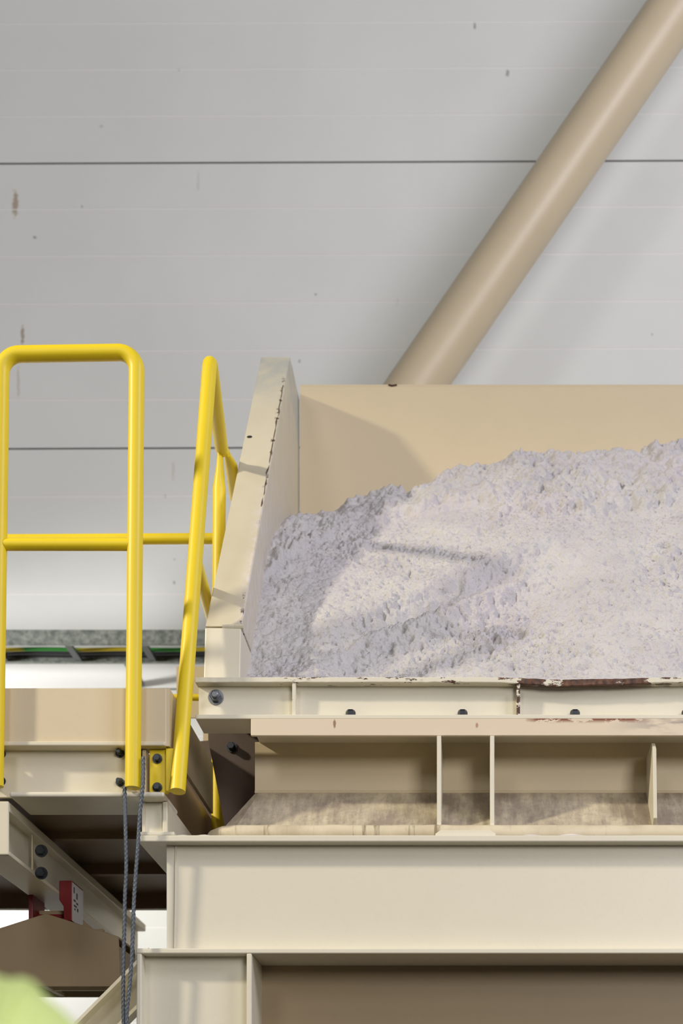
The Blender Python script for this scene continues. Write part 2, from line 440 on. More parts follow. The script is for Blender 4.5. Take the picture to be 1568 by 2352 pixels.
# hole sits on the raked face
tt = (PZ(1004,4.72)); 
def rake_y(z): return 4.03+(z-z_slot)/(zt-z_slot)*(5.075-4.03)
for k in range(40):
    Yk = rake_y(tt); tt = PZ(1004, Yk)
Yk = rake_y(tt); nrm = Vector((0, -(zt-z_slot), (5.075-4.03))).normalized()
hole = MB().lathe([(.0085,0),(.0085,.0022)], Vector((PX(573,Yk), Yk, tt))-nrm*.001, nrm, 20)
obj('bolt_hole', hole, NT('hole_black').out((.01,.008,.006), .8), hop)['label'] = 'small black hole in the side wall'
we = []
for i in range(41):
    z_ = PZ(1150, 4.4)+(4.43-PZ(1150, 4.4))*i/40; y_ = rake_y(z_)
    we.append(Vector((XI-.006+.004*noise.noise((i*.35, 2, 6)), y_-.0004, z_)))
wr_ = [max(.0003, .0016+.0022*noise.noise((i*.5, 7, 1))) for i in range(41)]
obj('worn_edge', MB().tube(we, .002, 8, radii=wr_), NT('worn_edge_rust').out(lin(84, 66, 48), .8), hop)['label'] = 'dark chipped line along the inner edge'
zbw = PZ(884, YB)
bw = MB(); bw.box(XI+.007, XR, YB, YB+.012, 2.9, zbw); bw.tube([(XI+.007, YB+.005, zbw-.003), (XR, YB+.005, zbw-.003)], .006, 14)
obj('back_wall', bw, M['beige'], hop, smooth=True)
sp_ = MB().tube([(PX(892,YB), YB-.0015, zbw-.001), (PX(900,YB), YB-.002, zbw-.004), (PX(911,YB), YB-.0015, zbw-.001)], .003, 8); obj('rust_spot', sp_, NT('rust_spot').out(RUST, .8), hop)
rk = obj('side_wall', MB().prism(prof_ck, 'x', XR+.02, XR+.12), M['cheek'], hop, bevel=.004)

# lip channel with stiffeners, bolts and nuts
XL = -.757; YF, YW = 3.95, 3.982
lip = thing('lip_channel', (XL, YF, PZ(1650, YF)), 'cream steel channel with rusty top edge along the front of the hopper', 'beam')
zt0, zt1 = PZ(1567, YF), PZ(1555, YF); zb0, zb1 = PZ(1651, 3.94), PZ(1641, 3.94)
# top flange, subdivided so that its bent stretch sags
tf = MB(); NX = 420; rows = []
X0, X1 = XL-.004, XR+.1
for i in range(NX+1):
    # fine where it is seen
    f = i/NX; x = X0+(.80-X0)*f/.9 if f <= .9 else .80+(X1-.80)*(f-.9)/.1
    b = math.exp(-((x-.22)/.10)**2)+.55*math.exp(-((x-.38)/.09)**2)
    sag = -.0065*b + noise.noise((x*40, 1, 2))*.0008 + noise.noise((x*9, 5, 2))*.0006
    th = (zt1-zt0)*(1-.0*b) + .004*b
    fy = noise.noise((x*55, 3, 8))*.0012*(1+2*b)
    rows.append([(x, YF+fy, zt1+sag), (x, YW+.01, zt1), (x, YW+.01, zt0), (x, YF+fy, zt1+sag-th)])
vs = [v for r in rows for v in r]; fs = []
for i in range(NX):
    for k in range(4):
        k2 = (k+1) % 4; fs.append((i*4+k, (i+1)*4+k, (i+1)*4+k2, i*4+k2))
fs += [(0,1,2,3), tuple(NX*4+k for k in (3,2,1,0))]
tf.add(vs, fs)
obj('top_flange', tf, M['lip'], lip, bevel=.002)
def at_world(o):   # materials with world masks: keep object coordinates equal to the world
    return o
obj('web', MB().box(XL, X1, YW, YW+.012, zb1-.002, zt0+.002), M['cream_light'], lip)
bf = obj('bottom_flange', MB().box(XL-.001, X1, 3.94, 4.06, zb0, zb1), M['cream_light'], lip, bevel=.002)
for i, px in enumerate((675, 1190, 1705, 2220)):
    x = PX(px, 3.955)
    s_ = MB().prism([(3.953, zt0+.001), (3.957, zb1-.001), (YW+.002, zb1-.001), (YW+.002, zt0+.001)], 'x', x-.0048, x+.0048)
    obj('stiffener', s_, M['stiff'], lip, bevel=.0015)
obj('bolt', MB().bolt((PX(496, YW), YW, PZ(1602, YW)), (-.0, -1, 0), .0155, .013, .010, .009), M['bolt'], lip)
for px in (805, 1062, 1320, 1576):
    nb_ = MB().lathe([(.0135,0),(.0135,.014),(.011,.019)], (PX(px, 3.963), 3.963, zb1), (0,0,1), 6)
    obj('nut', nb_, M['black_steel'], lip)

# feeder base below the lip: edge plate, web, flared skirt, legs
XLs = PX(576, 3.94)
zbeam = PZ(1918, 3.85)
fb = thing('feeder_base', (XLs, 4.0, zbeam), 'beige feeder base with grimy flared skirt between the hopper lip and the long beam', 'machine base')
obj('edge_plate', MB().box(XLs, X1, 3.938, 3.950, PZ(1690, 3.94), zb0-.0005), M['apron'], fb, bevel=.0015)
obj('ledge', MB().box(XLs, X1, 3.950, 4.10, zb0-.012, zb0-.0008), M['cream'], fb)
XWb = -.622; zsk = PZ(1820, 4.10); zbd = 2.644
obj('web_plate', MB().box(XWb, X1, 4.10, 4.112, zsk-.004, zb0-.010), M['beige'], fb)
obj('weld_seam', MB().tube([(XWb, 4.099, zsk), (X1, 4.099, zsk)], .004, 10), M['beige'], fb, smooth=True)
# skirt: front face, chamfered corner facet, left face, and a rolled bead along the bottom
sk = MB(); yb_, xb_ = 3.925, PX(482, 3.945)
top_ = [(XR, 4.10, zsk), (XWb+.012, 4.10, zsk), (XWb, 4.108, zsk), (XWb, 5.1, zsk)]
bot_ = [(XR, yb_, zbd), (PX(530, yb_), yb_, zbd), (xb_+.012, yb_+.03, zbd), (xb_-.03, 5.1, zbd)]
vs = top_+bot_; fs = [(i, i+1, i+5, i+4) for i in range(3)]
sk.add(vs, fs)
so = obj('skirt', sk, M['skirt'], fb); md = so.modifiers.new('solid', 'SOLIDIFY'); md.thickness = .006; md.offset = -1
bead_path = [(XR, yb_-.010, zbd+.001), (.3, yb_-.010, zbd+.001), (PX(540, yb_), yb_-.010, zbd+.001), (PX(515, yb_), yb_-.004, zbd+.001), (xb_+.012, yb_+.03, zbd), (xb_+.008, yb_+.08, zbd), (xb_-.03, 5.1, zbd)]
bp = []
for i in range(len(bead_path)-1):
    A_, B_ = Vector(bead_path[i]), Vector(bead_path[i+1]); n_ = max(2, int((B_-A_).length/.02))
    bp += [A_+(B_-A_)*k/n_ for k in range(n_)]
bp.append(Vector(bead_path[-1]))
rad = [.0205*(1+.10*noise.noise((p.x*14, 2, 1))+.05*noise.noise((p.x*50, 2, 4))) for p in bp]
obj('skirt_bead', MB().tube(bp, .018, 18, radii=rad), M['bead'], fb, smooth=True)
for px in (1008, 1130):
    x = PX(px, 3.93)
    lg = MB().prism([(3.928, PZ(1690,3.93)), (3.928, PZ(1892,3.93)), (3.915, zbeam+.018), (4.098, zbeam+.018), (4.098, PZ(1690,3.93))], 'x', x-.0058, x+.0058)
    obj('support_leg', lg, M['cream_light'], fb, bevel=.0015)
bpz = MB().prism([(PX(1000,3.9), zbeam), (PX(1000,3.9), zbeam+.010), (PX(1012,3.9), zbeam+.019), (PX(1126,3.9), zbeam+.019), (PX(1138,3.9), zbeam+.010), (PX(1138,3.9), zbeam)], 'y', 3.872, 4.05)
obj('foot_plate', bpz, M['cream_light'], fb, bevel=.002)
blk = MB().box(PX(1014,3.93), PX(1124,3.93), 4.00, 4.09, zbeam+.018, PZ(1905,4.0)+.004); obj('back_plate', blk, M['beige'], fb)
xg = PX(1502, 3.95)
obj('gusset', MB().prism([(3.975, PZ(1700,3.95)), (3.945, PZ(1720,3.95)), (3.925, PZ(1880,3.93)), (3.95, PZ(1895,3.93)), (4.098, PZ(1850,3.95)), (4.098, PZ(1700,3.95))], 'x', xg-.005, xg+.005), M['cream'], fb, bevel=.0015)
# hopper under-body seen through the gap at the left of the base
ub = thing('chute_body', (-.7, 4.3, 2.65), 'shaded steel chute plate behind the gap left of the feeder base', 'chute')
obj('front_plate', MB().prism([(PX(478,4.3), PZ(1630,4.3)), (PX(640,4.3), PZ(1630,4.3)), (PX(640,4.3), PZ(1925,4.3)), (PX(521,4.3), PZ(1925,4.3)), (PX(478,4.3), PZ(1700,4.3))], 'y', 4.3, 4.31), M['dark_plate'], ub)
obj('gap_shade_plate', MB().prism([(PX(385,4.8), PZ(1708,4.8)), (PX(620,4.8), PZ(1690,4.8)), (PX(620,4.8), 2.60), (PX(385,4.8), 2.60)], 'y', 4.8, 4.81), M['dark_plate'], ub)  # added dark sheet, stands in for the shade in the gap
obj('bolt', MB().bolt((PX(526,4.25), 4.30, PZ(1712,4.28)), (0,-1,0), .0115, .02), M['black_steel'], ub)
rs = thing('rear_side_plate', (PX(445,4.9), 4.9, PZ(1642,4.9)), 'beige plate standing behind the leaning yellow post, left of the hopper', 'plate')
obj('plate', MB().box(PX(405,4.9), PX(500,4.9), 4.9, 4.91, PZ(1648,4.9), PZ(1531,4.9)), M['beige'], rs)
obj('stand', MB().box(PX(470,4.95), PX(500,4.95), 4.92, 5.0, 2.73, PZ(1640,4.95)), M['beige'], rs)

# ------------------------------------------------------------------ heap of powder in the hopper
def interp(tab, x):
    if x <= tab[0][0]: return tab[0][1]
    for (a_, b_), (c_, d_) in zip(tab, tab[1:]):
        if x <= c_: return b_+(d_-b_)*(x-a_)/(c_-a_)
    return tab[-1][1]
CREST = [(560,1232),(625,1222),(680,1200),(715,1180),(750,1165),(800,1143),(835,1140),(870,1140),(945,1126),(985,1110),(1012,1096),(1060,1086),(1100,1076),(1150,1062),(1215,1046),(1280,1042),(1340,1043),(1420,1046),(1470,1036),(1530,1026),(1580,1031),(1900,1040),(2600,1100)]
YC = 5.20
LEFT = [(0,4.02),(1,5.25)]
def left_prof(Y): return interp([(4.0,3.09),(4.06,3.105),(4.15,3.165),(4.27,3.341),(4.45,3.57),(4.63,3.763),(4.95,3.98),(5.25,4.10)], Y)
def sstep(a_, b_, x):
    q = min(1, max(0, (x-a_)/(b_-a_))); return q*q*(3-2*q)
def dline(px, py, x0, y0, x1, y1):
    """signed distance below the line (px) and position along it 0..1"""
    L = math.hypot(x1-x0, y1-y0); ux, uy = (x1-x0)/L, (y1-y0)/L
    return (px-x0)*(-uy)+(py-y0)*ux, ((px-x0)*ux+(py-y0)*uy)/L
xs = []; x = XI-.004
while x < .82: xs.append(x); x += .0031
while x < XR+.018: xs.append(x); x += .03
xs.append(XR+.018)
NTt = 470; Y0 = 3.985
ts = [i/NTt for i in range(NTt+1)]
pv = []; Nx = len(xs)
fb_ = noise.fractal
for tpar in ts:
    Y = Y0+(YC-Y0)*tpar
    for x in xs:
        pxc = CX+x*F/YC; zc = PZ(interp(CREST, pxc), YC)
        # centre profile: lip -> lower slope -> crust band
        zl = zlip-.012
        q = (Y-4.0)/(YC-4.0)
        prof_ = max(-.01, q)
        bulge = .055*math.sin(math.pi*min(1, max(0, q)))
        zcen = zl+(zc-zl)*prof_+bulge
        zl_ = left_prof(Y)
        dx = x-XI
        k = sstep(0.0, .30, dx)
        z = zl_*(1-k)+zcen*k if q > 0 else zl
        px = CX+x*F/Y; py = HY-(z-EYE)*F/Y
        off = 0.0
        # a slumped double step running up to the right
        d1, s1 = dline(px, py, 740, 1490, 1390, 1225)
        d1 += 9*noise.noise((px*.012, py*.012, 3.3)) + 7*noise.noise((px*.04, py*.04, 7.3))
        f1 = sstep(-.06, .10, s1)*(1-sstep(.62, 1.02, s1))
        rec = -.032*sstep(-42, -6, d1)+.014*math.exp(-((d1-3)/9)**2)-.030*sstep(8, 42, d1)
        rec *= 1-sstep(55, 330, d1)
        off += f1*(rec + .012*math.exp(-((d1+52)/20)**2))
        # crust band along the top
        lowb = interp([(600,1330),(690,1262),(760,1225),(900,1190),(1010,1166),(1100,1160),(1250,1172),(1400,1165),(1700,1165)], px)
        dc = py-lowb + 14*noise.noise((px*.016, py*.016, 9.1)) + 8*noise.noise((px*.05, py*.05, 4.1))
        band = 1-sstep(-4, 10, dc)
        off += .016*band + .010*math.exp(-((dc+6)/14)**2)
        # granular roughness: blocky in the crust, fine below, streaky on the left slope
        v = Vector((x, Y, z))
        rough = .45+.9*max(0, noise.noise((x*3.1+5, Y*3.1, z*3.1))+.25)
        smoothz = 1-.65*math.exp(-(((px-1230)/230)**2+((py-1235)/70)**2))
        if band > .5:
            cell = noise.voronoi(v*13)[0]
            off += band*(.022*fb_(v*11, .9, 2.1, 4)+.020*(min(.5, cell[1]-cell[0])-.25))
        off -= smoothz*rough*(.060*max(0, noise.noise(v*34)-.30)+.050*max(0, noise.noise(v*70+Vector((3,1,7)))-.28))
        lw = math.exp(-(dx/.17)**2)
        off += rough*smoothz*(.0125*fb_(v*22, .8, 2.2, 5))
        off -= rough*smoothz*.0105*abs(fb_(v*62, .7, 2.1, 3))
        if lw > .03:
            vs_ = Vector((x*16+Y*4, Y*40-z*8, z*14))
            off += lw*.010*fb_(vs_, .8, 2.1, 4)
        edge = sstep(0, .06, tpar)
        off *= .25+.75*edge
        # left border stays against the plate
        off *= .35+.65*sstep(0, .035, dx)
        pv.append((x, Y-off*.62*edge, z+off*.78))
pf = []
for j in range(NTt):
    for i in range(Nx-1):
        pf.append((j*Nx+i, j*Nx+i+1, (j+1)*Nx+i+1, (j+1)*Nx+i))
# back skirt up to the rear plate and a skirt down at the lip
base = len(pv)
for i, x in enumerate(xs): pv.append((x, YB-.001, pv[NTt*Nx+i][2]-.015))
for i in range(Nx-1): pf.append((NTt*Nx+i, NTt*Nx+i+1, base+i+1, base+i))
pm = MB(); pm.v = pv; pm.f = pf
heap = obj('powder_heap', pm, M['salt'])
for p in heap.data.polygons: p.use_smooth = True
tag(heap, 'heap of pale lilac-white crumbly powder filling the hopper', 'heap', kind='stuff')
# a few loose crumbs lying along the crest
# ------------------------------------------------------------------ long beam carrying the base
XBl = -.893; YBF, YBW, YBB = 3.85, 3.897, 4.40
zf0 = PZ(1933, YBF); zg1 = PZ(2178, YBF); zg0 = PZ(2190, YBF)
mb_ = thing('main_beam', (XBl, YBW, zg0), 'long cream I-beam with wide flanges under the feeder base', 'beam')
obj('top_flange', MB().box(XBl, X1, YBF, YBB, zf0, zbeam), M['cream_light'], mb_, bevel=.003)
obj('bottom_flange', MB().box(XBl-.004, X1, YBF, YBB, zg0, zg1), M['cream_light'], mb_, bevel=.003)
XBw = PX(384, YBW)
wbm = MB(); wbm.box(XBw, X1, YBW-.007, YBW+.007, zg1-.001, zf0+.001); wbm.box(XBw, X1, YBB-.06, YBB-.046, zg1-.001, zf0+.001)
obj('web', wbm, M['cream_light'], mb_)
obj('end_weld', MB().tube([(PX(405,YBW), YBW-.008, zf0), (PX(402,YBW), YBW-.008, zg1)], .0025, 10), M['cream'], mb_, smooth=True)
# spilled dust on the beam
dm = MB(); nd = 90
for (x0_, x1_, h_) in ((PX(402,3.9), PX(500,3.9), .016), (PX(1145,3.9), PX(1450,3.9), .012)):
    rows_ = []
    for i in range(nd+1):
        u_ = i/nd; x = x0_+(x1_-x0_)*u_
        hh = h_*math.sin(math.pi*u_)**.6*(.75+.6*noise.noise((x*18, 2, 5)))+.0006
        rows_.append([(x, 3.853, zbeam+.0003), (x, 3.87, zbeam+hh*.6), (x, 3.90, zbeam+hh), (x, 3.93, zbeam+hh*.8), (x, 3.97, zbeam+.0003)])
    vs = [v for r in rows_ for v in r]
    dm.add(vs, [(i*5+k, (i+1)*5+k, (i+1)*5+k+1, i*5+k+1) for i in range(nd) for k in range(4)])
dust = obj('spilled_dust', dm, M['dust'], smooth=True)
tag(dust, 'thin white dust spilled on the top flange of the long cream beam', 'dust', kind='stuff')

# column under the beam
col = thing('support_column', (-.74, 3.9, 0), 'cream H-section column under the left end of the long beam', 'column')
xa0, xa1 = PX(313, YBF), PX(325, YBF); xc0, xc1 = PX(566, YBF), PX(578, YBF)
obj('flange', MB().box(xa0, xa1, YBF, 4.06, 0, zg0), M['cream_light'], col, bevel=.003)
obj('flange', MB().box(xc0, xc1, YBF, 4.06, 0, zg0), M['cream_light'], col, bevel=.003)
obj('web', MB().box(xa1, xc0, 3.895, 3.907, 0, zg0), M['cream_light'], col)
obj('base_plate', MB().box(xa0-.06, xc1+.06, 3.8, 4.32, 0, .025), M['cream'], col)
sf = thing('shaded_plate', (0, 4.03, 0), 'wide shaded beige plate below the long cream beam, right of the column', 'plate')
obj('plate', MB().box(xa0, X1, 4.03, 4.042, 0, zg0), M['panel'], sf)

c2 = thing('support_column', (2.15, 3.9, 0), 'cream H-section column under the right end of the long beam, out of view', 'column')
obj('flange', MB().box(2.0, 2.014, YBF, 4.06, 0, zg0), M['cream_light'], c2)
obj('flange', MB().box(2.29, 2.304, YBF, 4.06, 0, zg0), M['cream_light'], c2)
obj('web', MB().box(2.014, 2.29, 3.895, 3.907, 0, zg0), M['cream_light'], c2)

# ------------------------------------------------------------------ platform at the left
PXL = -2.7
Yfa = 3.862; xfr = PX(382, Yfa); zfa1 = PZ(1580, Yfa); zfa0 = PZ(1713, Yfa)
pl = thing('platform_fascia', (PXL, Yfa, zfa0), 'beige steel channel edging the platform behind the yellow posts', 'beam')
fa = MB(); fa.box(PXL, xfr, Yfa, Yfa+.010, zfa0, zfa1)
obj('front_web', fa, M['beige'], pl, bevel=.003)
obj('bottom_lip', MB().box(PXL, xfr-.002, Yfa-.008, Yfa+.06, zfa0-.002, zfa0+.010), M['cream'], pl, bevel=.003)
obj('top_flange', MB().box(PXL, xfr, Yfa+.01, Yfa+.06, zfa1-.010, zfa1), M['beige'], pl)
obj('return_web', MB().box(xfr-.002, xfr+.008, Yfa+.002, 4.50, zfa0, zfa1), M['beige'], pl)
pe = thing('platform_edge_beam', (PXL, 3.95, 2.71), 'beige beam under the platform channel, yellow posts bolted to its web', 'beam')
ze1 = PZ(1817, 3.85); ze0 = PZ(1829, 3.85)
obj('web', MB().box(PXL, PX(338,3.94), 3.897, 3.909, ze1-.002, zfa0+.02), M['cream'], pe)
obj('end_plate', MB().box(PX(338,3.94), PX(338,3.94)+.010, 3.882, 4.0, ze1-.002, zfa0-.004), M['beige'], pe)
obj('bottom_flange', MB().box(PX(20,3.85), PX(376,3.85), 3.853, 4.03, ze0, ze1), M['cream_light'], pe, bevel=.005)
pp_ = thing('platform_post', (-2.55, 4.2, 0), 'beige square post under the far left end of the platform, out of view', 'post')
obj('shaft', MB().box(-2.61, -2.49, 4.14, 4.26, 0, 2.72), M['beige'], pp_)
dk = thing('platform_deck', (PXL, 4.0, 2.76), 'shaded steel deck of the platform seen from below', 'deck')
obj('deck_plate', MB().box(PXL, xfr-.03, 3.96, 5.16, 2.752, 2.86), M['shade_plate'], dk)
obj('slot_shade_plate', MB().box(xfr-.031, xfr-.022, 3.96, 5.16, 2.735, zfa0+.02), M['shade_plate'], dk)  # added plate in the darkened deck colour, fills the shaded slot
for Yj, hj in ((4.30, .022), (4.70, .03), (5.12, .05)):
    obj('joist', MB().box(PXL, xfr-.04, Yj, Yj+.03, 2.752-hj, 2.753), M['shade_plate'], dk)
# low beam running back on the main beam's end, with its foot plate
st = thing('platform_bearer', (-.86, 3.9, 2.63), 'short cream channel end standing on the left end of the long beam', 'beam')
xs0, xs1 = PX(326, 3.9), PX(386, 3.9)
zsb = zbeam+.011; zst = ze0-.001
obj('web', MB().box(xs0, xs1-.01, 3.905, 3.915, zsb, zst), M['cream_light'], st)
obj('flange', MB().box(PX(374,3.9), PX(386,3.9), 3.893, 5.3, zsb, zst), M['cream'], st, bevel=.003)
obj('flange', MB().box(xs0, xs0+.008, 3.90, 5.3, zsb, zst), M['cream'], st)
obj('foot_plate', MB().box(PX(318,3.86), PX(401,3.86), 3.855, 4.2, zbeam+.001, zbeam+.0105), M['cream_light'], st, bevel=.002)
# long bearer running back under the deck at the left
XA1, XA0 = PX(22, 3.87), PX(22, 3.87)-.095
za1, za0 = PZ(1842, 3.87), PZ(1965, 3.87)
be = thing('hoist_beam', (XA1, 3.87, za0), 'beige I-beam running back under the platform deck, red clamp on it', 'beam')
obj('top_flange', MB().box(XA0, XA1, 3.87, 5.46, za1-.026, za1), M['cream'], be, bevel=.003)
obj('bottom_flange', MB().box(XA0, XA1, 3.87, 5.46, za0, za0+.012), M['cream'], be, bevel=.003)
obj('web', MB().box((XA0+XA1)/2+.008, (XA0+XA1)/2+.018, 3.88, 5.46, za0+.011, za1-.02), M['cream_light'], be)
obj('end_plate', MB().box(XA0-.06, XA1, 3.862, 3.87, za0, za1), M['cream'], be, bevel=.003)
cpx0, cpx1 = PX(80, 4.12), PX(122, 4.12)
obj('splice_plate', MB().box(cpx0, XA1-.006, 4.09, 4.10, za0+.012, za1-.028), M['beige'], be)
for py in (1955, 2006):
    obj('bolt', MB().bolt((PX(93,4.08), 4.09, PZ(py,4.09)), (0,-1,0), .013, .012), M['black_steel'], be)

# red clamp on the hoist beam
cl = thing('beam_clamp', (-1.26, 4.35, 2.55), 'dark red beam clamp with white sticker, gripping the beam above the brown hood', 'clamp')
xr0, xr1 = PX(140, 4.35), PX(170, 4.35)
obj('side_plate', MB().prism([(xr0, PZ(2026,4.35)), (xr1, PZ(2026,4.35)), (xr1, PZ(2118,4.35)), (PX(150,4.35), PZ(2118,4.35)), (PX(150,4.35), PZ(2085,4.35)), (xr0, PZ(2070,4.35))], 'y', 4.33, 4.45), M['red'], cl, bevel=.002)
obj('side_plate', MB().box(PX(70,4.35), PX(80,4.35), 4.33, 4.45, PZ(2118,4.35), PZ(2040,4.35)), M['red'], cl, bevel=.002)
obj('axle', MB().tube([(PX(72,4.4), 4.39, PZ(2108,4.4)), (xr1-.002, 4.39, PZ(2108,4.4))], .012, 14), M['red'], cl, smooth=True)
stk = obj('sticker', MB().box(xr1, xr1+.0008, 4.332, 4.449, PZ(2118,4.35), PZ(2030,4.35)), M['sticker'], cl); stk['label'] = 'white sticker with small dark print'
ink = MB()
for yy, z0_, dz, dy in ((4.342,2.590,.018,.010),(4.372,2.578,.018,.012),(4.342,2.560,.006,.022),(4.372,2.556,.006,.018),(4.345,2.545,.005,.03),(4.35,2.535,.005,.012),(4.38,2.538,.010,.012)):
    ink.box(xr1+.0006, xr1+.0014, yy, yy+dy, z0_-dz/2, z0_+dz/2)
obj('print', ink, M['ink'], stk)

# brown gabled hood hanging from the clamp
YH0, YH1 = 4.30, 4.50
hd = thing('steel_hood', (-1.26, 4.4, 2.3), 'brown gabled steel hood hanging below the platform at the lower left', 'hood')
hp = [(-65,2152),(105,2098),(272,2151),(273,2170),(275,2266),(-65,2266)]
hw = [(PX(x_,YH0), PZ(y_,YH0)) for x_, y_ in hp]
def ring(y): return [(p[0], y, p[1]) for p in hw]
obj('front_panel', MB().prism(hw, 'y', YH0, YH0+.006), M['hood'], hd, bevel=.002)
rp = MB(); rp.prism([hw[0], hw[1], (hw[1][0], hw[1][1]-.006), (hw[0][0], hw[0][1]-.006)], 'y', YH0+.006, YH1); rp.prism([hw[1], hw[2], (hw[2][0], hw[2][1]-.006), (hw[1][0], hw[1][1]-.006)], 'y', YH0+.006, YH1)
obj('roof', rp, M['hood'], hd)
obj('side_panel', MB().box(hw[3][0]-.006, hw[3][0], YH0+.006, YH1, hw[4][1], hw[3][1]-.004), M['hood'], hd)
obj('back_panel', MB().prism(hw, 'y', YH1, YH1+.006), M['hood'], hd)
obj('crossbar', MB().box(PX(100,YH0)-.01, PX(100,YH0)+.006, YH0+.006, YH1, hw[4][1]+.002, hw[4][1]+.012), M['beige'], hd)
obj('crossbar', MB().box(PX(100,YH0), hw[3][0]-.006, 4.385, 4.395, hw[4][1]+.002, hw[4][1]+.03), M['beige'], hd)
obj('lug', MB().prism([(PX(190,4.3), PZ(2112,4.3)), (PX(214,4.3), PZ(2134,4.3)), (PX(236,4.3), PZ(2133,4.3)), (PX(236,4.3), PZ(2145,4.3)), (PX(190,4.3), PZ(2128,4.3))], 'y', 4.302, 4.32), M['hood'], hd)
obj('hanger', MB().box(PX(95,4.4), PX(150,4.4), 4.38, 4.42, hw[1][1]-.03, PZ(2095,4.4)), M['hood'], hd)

# sloping stair channel at the lower left
sg = thing('stair_stringer', (-3.0, 4.1, 0), 'beige channel sloping down left from behind the cream column', 'stringer')
def sl_band(y_off0, y_off1, Ya, Yb):
    a0 = P(345, 2180+y_off0, 4.1); a1 = P(345, 2180+y_off1, 4.1); L = 2.15
    return MB().prism([(a0.x, a0.z), (a1.x, a1.z), (a1.x-L, a1.z-L), (a0.x-L, a0.z-L)], 'y', Ya, Yb)
obj('web', sl_band(4, 108, 4.135, 4.143), M['cream'], sg)
obj('top_flange', sl_band(0, 10, 4.08, 4.143), M['cream_light'], sg)
obj('bottom_flange', sl_band(102, 112, 4.08, 4.143), M['cream_light'], sg)

# ------------------------------------------------------------------ yellow guard rails
R = .0203
def arc(c, u, v, r, a0, a1, n=10):
    return [Vector(c)+Vector(u)*r*math.cos(a0+(a1-a0)*i/n)+Vector(v)*r*math.sin(a0+(a1-a0)*i/n) for i in range(n+1)]
Yg = 3.838
h1 = thing('guard_rail', (PX(305,Yg), Yg, PZ(1810,Yg)), 'yellow tubular guard-rail hoop with two posts and a mid rail at the left', 'guard rail', )
pbL, ptL = P(-10, 1806, Yg), P(4, 812, Yg); pbR, ptR = P(305, 1810, Yg), P(314, 810, Yg)
rb = .048
dL = (ptL-pbL).normalized(); dR = (ptR-pbR).normalized()
tl = P(4, 814, Yg); tr = P(314, 809, Yg); ex = (tr-tl).normalized()
def hoop(pb1, c1, c2, pb2, rb, R_):
    d1 = (c1-pb1).normalized(); e = (c2-c1).normalized(); d2 = (c2-pb2).normalized()
    path = [pb1+(c1-d1*rb-pb1)*i/14 for i in range(15)]
    for i in range(1, 11):
        q = i/10; A_ = c1-d1*rb; B_ = c1; C_ = c1+e*rb
        # circular corner
        cc_ = c1-d1*rb+e*rb; ang = math.pi/2*q
        path.append(cc_-e*rb*math.cos(ang)+d1*rb*math.sin(ang))
    path += [c1+e*rb+(c2-e*rb-(c1+e*rb))*i/8 for i in range(1, 9)]
    for i in range(1, 11):
        cc_ = c2-e*rb-d2*rb; ang = math.pi/2*i/10
        path.append(cc_+d2*rb*math.cos(ang)+e*rb*math.sin(ang))
    path += [c2-d2*rb+(pb2-(c2-d2*rb))*i/14 for i in range(1, 15)]
    return path
obj('hoop_tube', MB().tube(hoop(pbL, tl, tr, pbR, rb, R), R, 28), M['yellow'], h1, smooth=True)
mr = MB().tube([P(10, 1251, Yg), P(60, 1251, Yg), P(250, 1251, Yg), P(300, 1251, Yg)], .0155, 24); obj('mid_rail', mr, M['yellow'], h1, smooth=True)
for px in (283, 329):
    for py in (1740, 1806):
        obj('bolt', MB().bolt((PX(px,3.93), 3.897, PZ(py,3.93)), (0,-1,0), .0085, .010, .012, .006), M['black_steel'], h1)
for py in (1741, 1803):
    obj('bolt', MB().bolt((PX(13,3.93), 3.897, PZ(py,3.93)), (0,-1,0), .0085, .010, .012, .006), M['black_steel'], h1)
obj('fixing_plate', MB().box(PX(301,3.9), PX(318,3.9), Yg+R*.7, 3.897, PZ(1806,3.9), PZ(1738,3.9)), M['yellow'], h1)
obj('fixing_plate', MB().box(PX(-22,3.9), PX(3,3.9), Yg+R*.7, 3.897, PZ(1803,3.9), PZ(1738,3.9)), M['yellow'], h1)

# leaning front post with the rail that runs back along the hopper
Yq0, Yq1 = 3.86, 4.10
h2 = thing('side_guard_rail', (PX(405,Yq0), Yq0, PZ(1818,Yq0)), 'yellow guard rail with a leaning front post, running back beside the hopper', 'guard rail')
q0 = P(408, 1818, Yq0); q1 = P(482, 826, Yq1)
zs_ = q1.z; YJ = 4.56; e1 = Vector((PX(511,YJ), YJ-.02, PZ(1036,YJ))); e2 = e1+Vector((-.006, .30, -.006))
c1 = q1; d1 = (c1-q0).normalized(); ee = (e1-c1).normalized(); rb2 = .035
path = [q0+(c1-d1*rb2-q0)*i/16 for i in range(17)]
A_ = c1-d1*rb2; C_ = c1+ee*rb2
for i in range(1, 9):
    q = i/9; path.append(A_*(1-q)**2+c1*2*q*(1-q)+C_*q*q)
path += [C_+(e1-C_)*i/8 for i in range(0, 9)]
obj('post_tube', MB().tube(path, R, 28), M['yellow'], h2, smooth=True)
obj('rear_top_rail', MB().tube([e1+Vector((.012,.03,-.004)), e1+Vector((.014,.10,-.006)), e2], R*.95, 24, radii=[R*.5, R*.95, R*.95]), M['yellow'], h2, smooth=True)
obj('joint', MB().lathe([(.004,-.02),(.014,-.014),(.018,0),(.014,.014),(.004,.02)], e1+Vector((.002,.012,-.004)), (1,.2,0), 18), M['yellow'], h2, smooth=True)
xp = PX(503, YJ); zs_ = e1.z+.01
pp = [Vector((xp+.004, YJ, zs_-.02)), Vector((xp+.003, YJ, zs_-.06)), Vector((xp, YJ, zs_-.13)), Vector((xp-.002, YJ, 3.4)), Vector((xp-.004, YJ, 2.66))]
